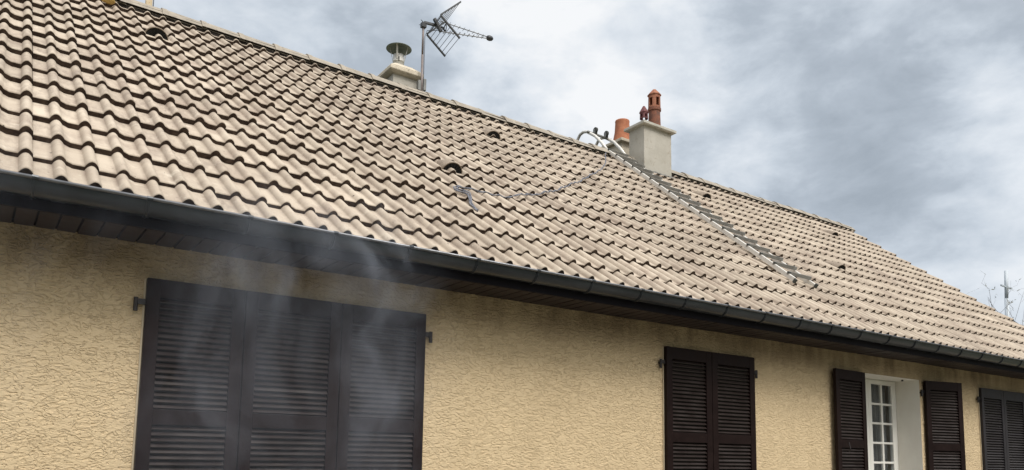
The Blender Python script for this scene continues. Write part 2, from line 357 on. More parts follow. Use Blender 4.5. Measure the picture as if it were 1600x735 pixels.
# roof tiles -------------------------------------------------------
TW = .30; JX = .157
prof = []   # (t, h) across one double-roman tile
RC = (.120, .270)
def ph(tt):
    h = 0.
    for c in RC:
        d = abs(tt - c)
        if d < .034: h = .035 * max(0., math.cos(d / .034 * math.pi / 2)) ** .72
    return h
ts = sorted(set([.001, .03, .06] + [round(c + d, 4) for c in RC for d in (-.036, -.0335, -.031, -.027, -.021, -.013, -.004, .006, .014, .021, .0265, .0295)] + [.18, .215]))
ts = [q for q in ts if q < .2988] + [.2985]
tv = []; tf = []; tm = []; tint = []; along = []; foot = []
k0 = int(math.floor((XL - JX) / TW)); k1 = int(math.ceil((XR - JX) / TW))
NC = 16
H0, H1 = -.002, -.038         # pan surface height at the front / where the next course starts
for i in range(NC):
    s0 = 0. if i == 0 else .284 + (i - 1) * G
    s1 = (.284 if i == 0 else s0 + G) + .05
    if i == NC - 1: s1 = (RY - De) / CT - .005
    for k in range(k0, k1):
        xa = JX + k * TW
        if xa < XL - .16 or xa > XR - .02: continue
        dz = random.gauss(0, .0026); ds = random.gauss(0, .0045); dx = random.gauss(0, .0013); sk = random.gauss(0, .0026)
        tn = min(1, max(0, random.gauss(.5, .24)))
        L = s1 - s0; o = len(tv); n = len(ts)
        h1 = H0 + (H1 - H0) * L / G
        base_drop = .040
        for r in range(5):
            for tt in ts:
                hh = ph(tt); xx = xa + tt + dx
                s_ = s0 + ds + sk * (tt - .15) * 10
                if r == 0:
                    h = (hh + H0 - base_drop) if i else (-.075)
                    if i: h += random.gauss(0, .0008)
                elif r == 1: h = hh + H0 - .007
                elif r == 2: h = hh + H0 - .0012; s_ += .004
                elif r == 3: h = hh + H0 + (h1 - H0) * (.016 / L); s_ += .016
                else: h = hh + h1; s_ = s1
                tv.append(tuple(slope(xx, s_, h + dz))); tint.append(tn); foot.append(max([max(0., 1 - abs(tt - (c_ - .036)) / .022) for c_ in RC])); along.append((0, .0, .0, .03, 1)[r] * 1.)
        for r in range(4):
            for c in range(n - 1):
                a_ = o + r * n + c
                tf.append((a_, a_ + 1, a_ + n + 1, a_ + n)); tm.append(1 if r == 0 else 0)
        # right and left cheeks
        for c, sgn in ((n - 1, 1), (0, -1)):
            b0 = len(tv)
            for r in (1, 4):
                q = Vector(tv[o + r * n + c]); tv.append(tuple(q + Vector((0, .03 * ST, -.03 * CT)))); tint.append(tn); along.append(0); foot.append(0)
            fq = (o + 1 * n + c, b0, b0 + 1, o + 4 * n + c)
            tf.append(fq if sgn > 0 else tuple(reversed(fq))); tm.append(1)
me = bpy.data.meshes.new('roof'); me.from_pydata(tv, [], tf)
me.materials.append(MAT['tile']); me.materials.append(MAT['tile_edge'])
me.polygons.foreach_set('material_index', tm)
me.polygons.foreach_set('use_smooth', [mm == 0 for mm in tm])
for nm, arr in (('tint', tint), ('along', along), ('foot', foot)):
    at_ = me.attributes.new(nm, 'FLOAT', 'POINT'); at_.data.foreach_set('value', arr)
me.update()
roof = bpy.data.objects.new('roof', me); COL.objects.link(roof); attach(roof, house)
# deck below the tiles, rear slope
dk = MB()
pf = slope(0, -.0, -.082)
for xa, xb in ((XL, XR),):
    dk.add([(xa, pf.y, pf.z), (xb, pf.y, pf.z), (xb, RY, RZ - .105), (xa, RY, RZ - .105)], [(0, 1, 2, 3)])
    dk.add([(xb, RY, RZ - .03), (xb, YB, he - .03), (xa, YB, he - .03), (xa, RY, RZ - .03)], [(0, 1, 2, 3)])
dk.build('roof_deck', MAT['under'], house)
# closure strip below the ridge tiles
c = MB(); c.box((XL, RY - .12, RZ - .20), (XR - .02, RY - .105, RZ - .012)); c.box((XL, RY + .12, RZ - .20), (XR - .02, RY + .135, RZ - .012))
c.build('closure_strip', MAT['under'], roof)
# ridge tiles
rp = [(-.150, -.056), (-.125, -.02), (-.08, .027), (-.035, .058), (0, .068), (.035, .058), (.08, .027), (.125, -.02), (.150, -.056)]
def ridge_mesh():
    b = MB(); L = .425
    rows = [(0, 1.10, .0), (.055, 1.10, .0), (.058, 1.0, 0), (L, .97, 0)]
    n = len(rp); vs = []
    for xx, sc, _ in rows:
        vs += [(xx, y * sc, z * sc if z > 0 else z - (sc - 1) * .1) for y, z in rp]
    for xx, sc, _ in reversed(rows):
        vs += [(xx, y * sc * .86, z * sc - .018) for y, z in rp]
    fs = []
    N = len(rows) * 2
    for r in range(N - 1):
        for q in range(n - 1): fs.append((r * n + q, r * n + q + 1, (r + 1) * n + q + 1, (r + 1) * n + q))
    for q in range(n - 1): fs.append(((N - 1) * n + q, (N - 1) * n + q + 1, q + 1, q))
    b.add(vs, fs); return b.mesh('ridge_tile', MAT['ridge'], False)
rmesh = ridge_mesh()
xr = 1.365 * RY / 8.862 - .3965 * 13
first = True
while xr < XR - .25:
    o = bpy.data.objects.new('ridge_tile', rmesh); COL.objects.link(o)
    o.location = (xr, RY + random.gauss(0, .003), RZ + .006 + random.gauss(0, .003)); o.rotation_euler = (random.gauss(0, .012), random.gauss(0, .006) + .012, random.gauss(0, .006))
    attach(o, roof); xr += .3965
# roof vents: half-dome hoods with a dark mouth
def vent(x, s):
    b = MB(); n = 14; rows = []
    for q, (ds, rr, hh) in enumerate(((-.012, .108, .112), (.0, .108, .112), (.05, .100, .104), (.14, .082, .082), (.24, .05, .045), (.33, .02, .012))):
        rows.append([slope(x + rr * math.cos(a), s + ds, -.03 + hh * math.sin(a) ** .9) for a in [math.pi * j / n for j in range(n + 1)]])
    vs = [v for r in rows for v in r]; k = n + 1
    fs = [(r * k + j, r * k + j + 1, (r + 1) * k + j + 1, (r + 1) * k + j) for r in range(len(rows) - 1) for j in range(n)]
    inn = [slope(x + 0.100 * math.cos(a), s - .012, -.03 + .104 * math.sin(a) ** .9) for a in [math.pi * j / n for j in range(n + 1)]]
    inb = [slope(x + 0.100 * math.cos(a), s + .03, -.03 + .104 * math.sin(a) ** .9) for a in [math.pi * j / n for j in range(n + 1)]]
    o0 = len(vs); vs += inn + inb
    fs += [(j, o0 + j, o0 + j + 1, j + 1) for j in range(n)] + [(o0 + j, o0 + k + j, o0 + k + j + 1, o0 + j + 1) for j in range(n)]
    b.add(vs, fs)
    v = b.build('roof_vent', MAT['vent_tile'], roof, smooth=True, fixn=True)
    gr = MB(); cc = slope(x, s - .004, -.03)
    ring = [slope(x + .1005 * math.cos(a), s - .004, -.03 + .1045 * math.sin(a) ** .9) for a in [math.pi * j / n for j in range(n + 1)]]
    gr.add([cc] + ring, [(0, j + 1, j + 2) for j in range(n)])
    for a in [math.pi * j / 8 for j in range(1, 8)]:
        gr.bar(slope(x + .02 * math.cos(a), s - .008, -.03 + .02 * math.sin(a)), slope(x + .098 * math.cos(a), s - .008, -.03 + .102 * math.sin(a) ** .9), .005, .006)
    gr.build('vent_grille', MAT['black'], roof)
for x, s in ((1.16, 4.21), (4.93, 4.12), (3.45, 2.09), (8.83, 4.23), (12.14, 4.24), (9.59, 2.10)): vent(x, s)

# soffit, fascia ------------------------------------------------------
b = MB(); xx = XL + .02; i = 0
while xx < XR - .02:
    wd = .098; b.box((xx, De + .034, HS - .012 + random.gauss(0, .0008)), (xx + wd - .011, D - .003, HS + .008)); xx += wd
b.box((XL + .02, De + .034, HS + .010), (XR - .02, D - .003, HS + .02), 1)
b.build('soffit', [MAT['soffit'], MAT['black']], house)
b = MB(); b.box((XL, De + .012, HS - .022), (XR, De + .032, he - .085)); b.build('fascia', MAT['fascia'], house)

# gutter ------------------------------------------------------------
GY, GZ, GR = De - .022, 1.290 + Z0, .074
b = MB(); n = 18; vs = []; fs = []
X0, X1 = XL - .02, XR + .03
arc = [math.pi + math.pi * j / n for j in range(n + 1)]       # from front lip down to the back
secs = np.linspace(X0, X1, 36)
for xx in secs:
    vs += [(xx, GY + GR * math.cos(a), GZ + GR * math.sin(a)) for a in arc] + [(xx, GY + (GR - .003) * math.cos(a), GZ + (GR - .003) * math.sin(a)) for a in reversed(arc)]
k = 2 * (n + 1)
for r in range(len(secs) - 1):
    for j in range(k): fs.append((r * k + j, r * k + (j + 1) % k, (r + 1) * k + (j + 1) % k, (r + 1) * k + j))
fs += [tuple(range(n + 1)), tuple(reversed(range((len(secs) - 1) * k, (len(secs) - 1) * k + n + 1)))]
b.add(vs, fs); gut = b.build('gutter', MAT['zinc'], house, smooth=True, fixn=True)
b = MB(); b.tube([(X0, GY - GR - .004, GZ), (X1, GY - GR - .004, GZ)], .0095, 10); b.build('gutter_bead', MAT['zinc_lip'], gut, smooth=True)
bm_ = MB(); pts = [(0, GY + (GR + .004) * math.cos(a), GZ + (GR + .004) * math.sin(a)) for a in arc]
vs = []; fs = []
for q, (yy) in enumerate((-.014, .014)):
    vs += [(yy, GY + (GR + .0045) * math.cos(a), GZ + (GR + .0045) * math.sin(a)) for a in arc]
    vs += [(yy, GY + (GR + .0005) * math.cos(a), GZ + (GR + .0005) * math.sin(a)) for a in arc]
n1_ = n + 1
for j in range(n):
    fs += [(j, j + 1, 2 * n1_ + j + 1, 2 * n1_ + j), (j, n1_ + j, n1_ + j + 1, j + 1), (2 * n1_ + j, 2 * n1_ + j + 1, 3 * n1_ + j + 1, 3 * n1_ + j)]
bm_.add(vs, fs)
bm_.tube([(-.014, GY - GR - .004, GZ), (.014, GY - GR - .004, GZ)], .013, 8)
bm_.tube([(-.003, GY + (GR + .006) * math.cos(a), GZ + (GR + .006) * math.sin(a)) for a in arc], .004, 6)
bmesh_ = bm_.mesh('gutter_bracket', MAT['zinc'])
xb = .17 - .4975 * 7
while xb < XR:
    o = bpy.data.objects.new('gutter_bracket', bmesh_); COL.objects.link(o); o.location = (xb + random.gauss(0, .006), 0, 0); o.rotation_euler = (0, 0, 0)
    attach(o, gut); xb += .4975
for xj in (.17 + .1, 6.3, 12.2):      # lapped joints between gutter lengths
    b = MB(); vs = []
    for yy in (-.03, .03): vs += [(xj + yy, GY + (GR + .0028) * math.cos(a), GZ + (GR + .0028) * math.sin(a)) for a in arc]
    b.add(vs, [(j, j + 1, n1_ + j + 1, n1_ + j) for j in range(n)]); b.build('gutter_joint', MAT['zinc'], gut, smooth=True)

# shutters -----------------------------------------------------------
def shutter(name, wd, top, bot, st=.072, toprail=.105, mids=(.195, -.62), midh=.085, mat='shutter', label=None, pitch=.0325, face=-1):
    """leaf in local axes: x from 0 to wd, front towards -y (thickness .032 behind y=0), z absolute"""
    root = MB()
    T = .034
    root.box((0, 0, bot), (st, T, top)); root.box((wd - st, 0, bot), (wd, T, top))
    root.box((st, .001, top - toprail), (wd - st, T - .001, top)); root.box((st, .001, bot), (wd - st, T - .001, bot + .12))
    edges = [top - toprail]
    for mz in mids:
        root.box((st, .001, mz - midh / 2 + Z0), (wd - st, T - .001, mz + midh / 2 + Z0)); edges += [mz + midh / 2 + Z0, mz - midh / 2 + Z0]
    edges.append(bot + .12)
    fr = root.build(name, MAT[mat + '_frame'], None, bevel=.0025)
    for q in range(0, len(edges), 2):
        z1, z0 = edges[q], edges[q + 1]
        lm = MB(); nn = max(1, int(round((z1 - z0) / pitch))); pp = (z1 - z0) / nn
        for u in range(nn):
            zc = z1 - pp * (u + .5)
            Mx = Matrix.Translation((0, T * .5, zc)) @ Matrix.Rotation(R(46 + random.gauss(0, 2.2)), 4, 'X') @ Matrix.Rotation(random.gauss(0, .0022), 4, 'Y')
            lm.box((st - .002, -.0135, -.0030), (wd - st + .002, .0135, .0030), 0, Mx)
        lm.box((st, T - .004, z0), (wd - st, T - .002, z1), 1)
        o = lm.build('louvre_panel', [MAT[mat], MAT['dark']], fr)
    if label: fr['label'] = label
    return fr
def hinge(parent, x, z, side):
    b = MB()
    b.box((min(x, x - side * .0) - (.052 if side < 0 else 0), D - .030, z - .016), (x + (.052 if side > 0 else 0), D - .018, z + .016))
    b.tube([(x + side * .050, D - .024, z + .022), (x + side * .050, D - .024, z - .055)], .0125, 10)
    b.tube([(x + side * .050, D - .024, z - .010), (x + side * .050, D + .02, z - .012)], .008, 8)
    b.build('hinge', MAT['iron'], parent)
BOT = .14
def closed(xedges, mat='shutter', **kw):
    out = []
    for xa, xb_ in zip(xedges[:-1], xedges[1:]):
        s_ = shutter('shutter', xb_ - xa - .006, HW, BOT, mat=mat, **kw)
        s_.location = (xa + .003, D - .046, 0); bpy.context.view_layer.update(); attach(s_, house); out.append(s_)
    hinge(out[0], xedges[0] + .003, .838 + Z0, -1); hinge(out[-1], xedges[-1] - .003, .838 + Z0, 1)
    return out
closed([.752, 1.302, 1.915, 2.531])
closed([4.870, 5.452, 6.054])
closed([10.538, 11.150, 11.776, 12.39], mat='shutter_blue', mids=(-.30,), st=.062, toprail=.125)
for a_, b_ in ((.752, 2.531), (4.870, 6.054), (10.538, 12.39)):   # smooth plaster margins beside the closed shutters
    for xm, xw in ((a_ - .007, a_ + .002), (b_ - .002, b_ + .007)):
        b = MB(); b.box((xm, D - .0125, BOT), (xw, D + .01, HW - .002))
        b.build('plaster_margin', MAT['margin'], wall)
# open pair: left leaf folded back almost flat, right leaf standing off the wall
def hung(hx, ang, side, label):
    s_ = shutter('shutter', .595, HW - .004, BOT, label=label)
    # side -1: hinge on the leaf's right edge (opened to the left); side +1: hinge on its left edge
    s_.location = (0, 0, 0)
    a = R(ang)
    if side > 0:
        s_.location = (hx, D - .050, 0); s_.rotation_euler = (0, 0, -a)
    else:
        s_.rotation_euler = (0, 0, a); s_.location = (hx - .595 * math.cos(a), D - .050 - .595 * math.sin(a), 0)
    bpy.context.view_layer.update(); attach(s_, house); return s_
sl = hung(7.905, 3, -1, 'open shutter leaf folded back against the wall left of the white window')
sr = hung(9.165, 13, 1, 'open shutter leaf standing off the wall right of the white window')
hinge(sr, 9.17, .838 + Z0, -1)
b = MB(); b.tube([(7.45, D - .115, .21 + Z0), (7.45, D - .13, .14 + Z0), (7.45, D - .115, .11 + Z0)], .006, 6); b.build('shutter_latch', MAT['iron'], sl)

# window -----------------------------------------------------------------
WD = .28; yw = D + WD
b = MB()
e = .005
b.add([(OX0, D - e, BOT), (OX0, yw, BOT), (OX0, yw, HW), (OX0, D - e, HW)], [(0, 1, 2, 3)])
b.add([(OX1, D - e, BOT), (OX1, yw, BOT), (OX1, yw, HW), (OX1, D - e, HW)], [(3, 2, 1, 0)])
b.add([(OX0, D - e, HW), (OX1, D - e, HW), (OX1, yw, HW), (OX0, yw, HW)], [(3, 2, 1, 0)])
b.add([(OX0, D - e, BOT), (OX1, D - e, BOT), (OX1, yw, BOT), (OX0, yw, BOT)], [(0, 1, 2, 3)])
b.build('window_reveal', MAT['reveal'], house)
win = MB()
win.box((OX0, yw, BOT), (OX0 + .045, yw + .06, HW)); win.box((OX1 - .045, yw, BOT), (OX1, yw + .06, HW)); win.box((OX0 + .045, yw, HW - .022), (OX1 - .045, yw + .06, HW))
window = win.build('window', MAT['white'], house, bevel=.003)
CXm = 8.4885
panez = [.917, .690, .463, .236, .009, -.218, -.445, -.672]
for sgn in (1, -1):
    fx = lambda q: CXm + sgn * (q - CXm)
    def bx(mb, xa, xb2, y0, y1, z0, z1): mb.box((min(fx(xa), fx(xb2)), y0, z0), (max(fx(xa), fx(xb2)), y1, z1))
    b = MB(); yf = yw - .012
    bx(b, 8.4895, 8.556, yf, yf + .045, BOT + .03, HW - .014); bx(b, 8.986, 9.062, yf, yf + .045, BOT + .03, HW - .014)
    bx(b, 8.556, 8.986, yf + .001, yf + .044, .917 + Z0, HW - .014); bx(b, 8.556, 8.986, yf + .001, yf + .044, BOT + .03, -.69 + Z0)
    sash = b.build('sash', MAT['white'], window, bevel=.004)
    b = MB(); bx(b, 8.758, 8.790, yf + .003, yf + .034, -.69 + Z0, .917 + Z0)
    for zz_ in panez[1:]:
        bx(b, 8.556, 8.7578, yf + .004, yf + .033, zz_ - .016 + Z0, zz_ + .008 + Z0); bx(b, 8.7902, 8.986, yf + .004, yf + .033, zz_ - .016 + Z0, zz_ + .008 + Z0)
    b.build('muntin', MAT['white'], sash, bevel=.003)
    b = MB(); bx(b, 8.55, 8.99, yf + .018, yf + .022, -.69 + Z0, .92 + Z0); b.build('pane', MAT['glass'], sash)
b = MB(); vs = []; fs = []; NN = 120
for q in range(NN + 1):
    xx = OX0 + .05 + (OX1 - OX0 - .1) * q / NN; yy = yw + .10 + .018 * math.sin(q * .55) + .012 * math.sin(q * 1.37 + 1)
    vs += [(xx, yy, BOT), (xx, yy, HW - .02)]
fs = [(2 * q, 2 * q + 2, 2 * q + 3, 2 * q + 1) for q in range(NN)]
b.add(vs, fs); b.build('curtain', MAT['curtain'], window, smooth=True)
b = MB(); b.box((OX0 - .1, yw + .35, 0), (OX1 + .1, yw + .4, HW + .1)); b.build('dark_room', MAT['dark'], window)
b = MB(); b.lathe([(.001, -.02), (.012, -.018), (.014, -.008), (.008, 0)], (8.93, D + .10, HW - .001), 10); b.build('shutter_stop', MAT['iron'], window)

# chimneys -------------------------------------------------------------
def frustum(mb, c, hx0, hy0, z0, hx1, hy1, z1, mi=0):
    x, y = c
    vs = [(x - hx0, y - hy0, z0), (x + hx0, y - hy0, z0), (x + hx0, y + hy0, z0), (x - hx0, y + hy0, z0), (x - hx1, y - hy1, z1), (x + hx1, y - hy1, z1), (x + hx1, y + hy1, z1), (x - hx1, y + hy1, z1)]
    mb.add(vs, [(0, 3, 2, 1), (4, 5, 6, 7), (0, 1, 5, 4), (1, 2, 6, 5), (2, 3, 7, 6), (3, 0, 4, 7)], mi)
def rough_block(name, c, hx, hy, z0, z1, mat, parent, amp=.003):
    bm = bmesh.new()
    bmesh.ops.create_cube(bm, size=1)
    bmesh.ops.subdivide_edges(bm, edges=bm.edges[:], cuts=9, use_grid_fill=True)
    for v in bm.verts:
        v.co = Vector((c[0] + v.co.x * 2 * hx, c[1] + v.co.y * 2 * hy, (z0 + z1) / 2 + v.co.z * (z1 - z0)))
        q = noise.noise_vector(v.co * 5) * amp; v.co += q
    me = bpy.data.meshes.new(name); bm.to_mesh(me); bm.free(); me.materials.append(mat)
    o = bpy.data.objects.new(name, me); COL.objects.link(o); attach(o, parent)
    md = o.modifiers.new('bevel', 'BEVEL'); md.width = .006; md.segments = 2; md.limit_method = 'ANGLE'
    return o
# A: tall white stack on the front slope
ca = (8.405, 8.405); hxA, hyA = .295, .165
chA = rough_block('chimney', ca, hxA, hyA, 4.0 + Z0, 5.105 + Z0, MAT['stucco_white'], house); chA['label'] = 'tall white rendered chimney stack beside the roof ladder'
b = MB(); frustum(b, ca, hxA + .06, hyA + .06, 5.100 + Z0, hxA + .06, hyA + .06, 5.142 + Z0); frustum(b, ca, hxA + .058, hyA + .058, 5.1425 + Z0, hxA - .06, hyA - .06, 5.175 + Z0)
b.build('chimney_cap', MAT['cap'], chA, bevel=.006)
# flashing around its foot
b = MB()
for (xa, ya), (xb2, yb2) in (((ca[0] - hxA - .05, ca[1] - hyA - .07), (ca[0] + hxA + .02, ca[1] - hyA - .004)), ((ca[0] - hxA - .09, ca[1] - hyA - .02), (ca[0] - hxA - .004, ca[1] + .02))):
    vs = []
    NXX, NYY = 14, 6
    for i in range(NXX + 1):
        for j in range(NYY + 1):
            xx = xa + (xb2 - xa) * i / NXX; yy = ya + (yb2 - ya) * j / NYY
            s_ = (yy - De) / CT; vs.append(tuple(slope(xx, s_, .03 + .016 * noise.noise(Vector((xx * 22, yy * 22, 3))))))
    b.add(vs, [(i * (NYY + 1) + j, (i + 1) * (NYY + 1) + j, (i + 1) * (NYY + 1) + j + 1, i * (NYY + 1) + j + 1) for i in range(NXX) for j in range(NYY)])
b.build('flashing', MAT['lead'], chA, smooth=True)
def ringwall(mb, c, prof_out, thick, n=24, mi=0):
    po = prof_out; pi_ = [(r - thick, z) for r, z in reversed(po)]
    mb.lathe(po + pi_ + [po[0]], c, n, mi, close=False)
def louvre_pot(c, z0, r, h, nwin, mat_body, mat_head, mat_cone, cone_h, parent, band=True, name='chimney_pot', bodyfrac=.50, label=None):
    b = MB()
    zb = z0 + h * bodyfrac
    b.lathe([(r * .98, z0), (r * 1.0, z0 + .02), (r * .93, z0 + h * bodyfrac * .6), (r * .90, zb - .03)], (c[0], c[1], 0), 24)
    if band: b.lathe([(r * .92, zb - .03), (r * 1.05, zb - .025), (r * 1.06, zb + .012), (r * .98, zb + .018), (r * .9, zb + .02)], (c[0], c[1], 0), 24)
    pot = b.build(name, mat_body, parent, smooth=True, fixn=True)
    md = pot.modifiers.new('e', 'EDGE_SPLIT'); md.split_angle = R(40)
    if label: pot['label'] = label
    zh0, zh1 = zb + .02, z0 + h - cone_h
    hb = MB(); rr = r * .98
    zs_ = [zh0, zh0 + (zh1 - zh0) * .12, zh0 + (zh1 - zh0) * .78, zh1]
    nseg = nwin * 6
    vs = []; fs = []
    for zz_ in zs_:
        for q in range(nseg):
            a = 2 * math.pi * q / nseg + .25; taper = 1 - .04 * (zz_ - zh0) / (zh1 - zh0)
            vs.append((c[0] + rr * taper * math.cos(a), c[1] + rr * taper * math.sin(a), zz_))
    for zz_ in zs_:
        for q in range(nseg):
            a = 2 * math.pi * q / nseg + .25
            vs.append((c[0] + (rr - .018) * math.cos(a), c[1] + (rr - .018) * math.sin(a), zz_))
    off = len(zs_) * nseg
    for l in range(3):
        for q in range(nseg):
            q2 = (q + 1) % nseg; hole = (l == 1 and q % 6 in (1, 2, 3))
            A, B_, C_, D_ = l * nseg + q, l * nseg + q2, (l + 1) * nseg + q2, (l + 1) * nseg + q
            if not hole: fs += [(A, B_, C_, D_), (off + B_, off + A, off + D_, off + C_)]
            if l == 1:
                if q % 6 == 1: fs.append((A, off + A, off + D_, D_))
                if q % 6 == 3: fs.append((B_, C_, off + C_, off + B_))
                if hole: fs += [(A, B_, off + B_, off + A), (D_, off + D_, off + C_, C_)]
    hb.add(vs, fs); hb.build('pot_lantern', mat_head, pot, smooth=False)
    kb = MB(); kb.lathe([(rr * 1.0, zh1), (rr * 1.13, zh1 + .004), (rr * 1.12, zh1 + .018), (rr * .75, zh1 + cone_h * .5), (rr * .28, zh1 + cone_h * .93), (.004, zh1 + cone_h)], (c[0], c[1], 0), 8 if nwin > 4 else 16)
    kb.build('pot_roof', mat_cone, pot)
    return pot
louvre_pot((8.505, 8.41), 5.16 + Z0, .100, .685, 5, MAT['terra_dark'], MAT['terra_mid'], MAT['terra_mid'], .115, chA, label='tall sooted terracotta pot with a slotted lantern head')
louvre_pot((8.275, 8.41), 5.16 + Z0, .066, .345, 5, MAT['terra_plum'], MAT['terra_plum'], MAT['terra_plum'], .125, chA, band=False, bodyfrac=.32, label='small plum coloured pot with a pointed roof')
# B: low stack behind the ridge
cb = (8.60, 9.22)
chB = rough_block('chimney', cb, .225, .20, 3.9 + Z0, 5.155 + Z0, MAT['cap_old'], house); chB['label'] = 'low white chimney stack behind the tall one'
b = MB(); frustum(b, cb, .285, .255, 5.150 + Z0, .285, .255, 5.20 + Z0); frustum(b, cb, .283, .253, 5.2005 + Z0, .17, .15, 5.245 + Z0)
b.build('chimney_cap', MAT['cap_old'], chB, bevel=.008)
b = MB(); ringwall(b, (cb[0] - .03, cb[1] + .0, 5.225 + Z0), [(.165, 0), (.160, .03), (.128, .20), (.118, .36), (.122, .385), (.118, .40)], .02, 28)
pt = b.build('chimney_pot', MAT['terra'], chB, smooth=True, fixn=True); pt['label'] = 'flared orange terracotta chimney pot'
# C: stack with metal cowl, left of the antenna
cc = (4.335, 8.975)
chC = rough_block('chimney', cc, .175, .17, 3.9 + Z0, 4.965 + Z0, MAT['stucco_white'], house); chC['label'] = 'small cream chimney with a metal cowl'
b = MB(); frustum(b, cc, .195, .19, 4.945 + Z0, .245, .235, 4.975 + Z0); frustum(b, cc, .2445, .2345, 4.9755 + Z0, .24, .23, 5.035 + Z0); frustum(b, cc, .239, .229, 5.0355 + Z0, .12, .11, 5.135 + Z0)
b.build('chimney_cap', MAT['cap_old'], chC, bevel=.012)
b = MB(); pc = (cc[0] - .03, cc[1] - .01)
ringwall(b, (pc[0], pc[1], 5.10 + Z0), [(.074, 0), (.074, .10), (.078, .102), (.078, .112), (.074, .114), (.074, .20)], .004, 24)
b.box((pc[0] - .035, pc[1] - .0765, 5.19 + Z0), (pc[0] - .025, pc[1] - .06, 5.25 + Z0), 1)
fl = b.build('chimney_pot', [MAT['cowl'], MAT['black']], chC, smooth=True, fixn=True); fl['label'] = 'pale metal flue pipe'
b = MB(); b.lathe([(.004, .055), (.09, .04), (.168, .0), (.170, -.006), (.165, -.006), (.085, .03), (.004, .043)], (pc[0], pc[1], 5.395 + Z0), 28, close=False)
b.build('cowl_hood', MAT['cowl_dark'], fl, smooth=True, fixn=True)
for k_ in range(4):
    a = math.pi / 2 * k_ + .9
    b = MB(); b.bar((pc[0] + .077 * math.cos(a), pc[1] + .077 * math.sin(a), 5.22 + Z0), (pc[0] + .12 * math.cos(a), pc[1] + .12 * math.sin(a), 5.418 + Z0), .022, .005, up=(math.cos(a), math.sin(a), 0))
    b.build('cowl_leg', MAT['cowl'], fl)

# ------------------------------------------------------------------ television antenna
mx_, my_ = 4.50, 8.66
ant = empty('television_antenna', (mx_, my_, 4.6 + Z0), 'dark television antenna with a grid corner reflector on a mast behind the ridge', 'antenna')
b = MB(); b.tube([(mx_ + .003, my_, 4.45 + Z0), (mx_, my_, 5.24 + Z0)], .0165, 12); b.tube([(mx_, my_, 5.24 + Z0), (mx_, my_, 5.69 + Z0)], .0145, 12); b.build('mast', MAT['mast'], ant, smooth=True)
b = MB(); b.box((mx_ - .06, my_ - .028, 4.735 + Z0), (mx_ - .02, my_ + .03, 4.87 + Z0)); b.box((mx_ + .022, my_ - .02, 4.755 + Z0), (mx_ + .06, my_ + .03, 4.915 + Z0)); b.bar((mx_ - .30, my_ + .06, 4.73 + Z0), (mx_ + .02, my_ + .02, 4.735 + Z0), .03, .02)
b.bar((mx_ + .02, my_, 4.76 + Z0), (mx_ + .045, my_, 4.70 + Z0), .02, .02)
b.build('mast_bracket', MAT['alu_dark'], ant, bevel=.004)
bo = Vector((.989, -.148, .02)).normalized(); rd = Vector((.148, .989, 0)).normalized(); up = Vector((0, 0, 1))
ap = Vector((4.63, 8.625, 5.69 + Z0))
for sg in (-1, 1):
    dirp = (bo * .27 + up * .247 * sg)
    p0 = ap + up * .0 * sg
    b = MB()
    for e_ in (-.26, .26):
        b.bar(p0 + rd * e_ + dirp * .02, p0 + rd * e_ + dirp * 1.03, .017, .026, up=rd)
    for q in range(7):
        f_ = (.04, .20, .36, .52, .68, .84, 1.0)[q]
        b.tube([p0 - rd * .262 + dirp * f_, p0 + rd * .262 + dirp * f_], .0036, 6)
    b.build('reflector', MAT['ant'], ant)
b = MB()
b.bar(ap - bo * .13, ap + bo * .10, .03, .03); b.bar(ap + bo * .0 + up * .07 - rd * .03, ap + bo * .10 - up * .09 - rd * .03, .045, .035)
b.box(Vector((mx_ - .03, my_ - .03, 5.62 + Z0)), Vector((mx_ + .035, my_ + .03, 5.685 + Z0)))
b.tube([(mx_ - .05, my_ - .02, 5.705 + Z0), (mx_ + .02, my_ - .02, 5.67 + Z0)], .005, 6); b.tube([(mx_ - .05, my_ + .03, 5.66 + Z0), (mx_ + .02, my_ + .01, 5.655 + Z0)], .004, 6)
b.build('mast_clamp', MAT['ant'], ant, bevel=.004)
nose = ap + bo * .83 + up * .012
starts = [ap + bo * .10 + up * .075, ap + bo * .12 + rd * .06 - up * .03, ap + bo * .10 - up * .085 - rd * .03]
for st_ in starts:
    b = MB(); b.tube([st_, nose - bo * .03 + (st_ - ap - bo * .1) * .15], .0065, 8); bo_ = b.build('boom', MAT['ant_alu'], ant)
    b = MB()
    for q in range(9):
        c_ = st_.lerp(nose, .08 + .095 * q); hl = .052 - .0022 * q
        b.tube([c_ - rd * hl, c_ + rd * hl], .0032, 6)
    b.build('element', MAT['ant_alu'], bo_)
b = MB(); b.tube([nose - bo * .055, nose - bo * .04, nose - bo * .01, nose + bo * .025, nose + bo * .045], [.018, .032, .038, .03, .008], 14); b.build('nose_cap', MAT['ant'], ant, smooth=True)
b = MB(); dc = ap + bo * .17
b.tube([dc + rd * .04 * math.cos(a) + up * .05 * math.sin(a) + bo * .0 for a in [2 * math.pi * j / 16 for j in range(17)]], .006, 6); b.tube([dc - rd * .04 - up * .02 - bo * .07, dc - up * .05], .012, 6); b.tube([dc - bo * .1 + rd * .05, dc + rd * .03 + up * .02], .01, 6)
b.build('dipole', MAT['ant'], ant)
b = MB(); b.tube([dc - bo * .05 - up * .05, (mx_ + .06, my_, 5.60 + Z0), (mx_ + .022, my_ - .012, 5.50 + Z0), (mx_ + .021, my_ - .012, 5.1 + Z0), (mx_ + .022, my_ - .01, 4.75 + Z0)], .004, 6); b.build('cable', MAT['ant'], ant)

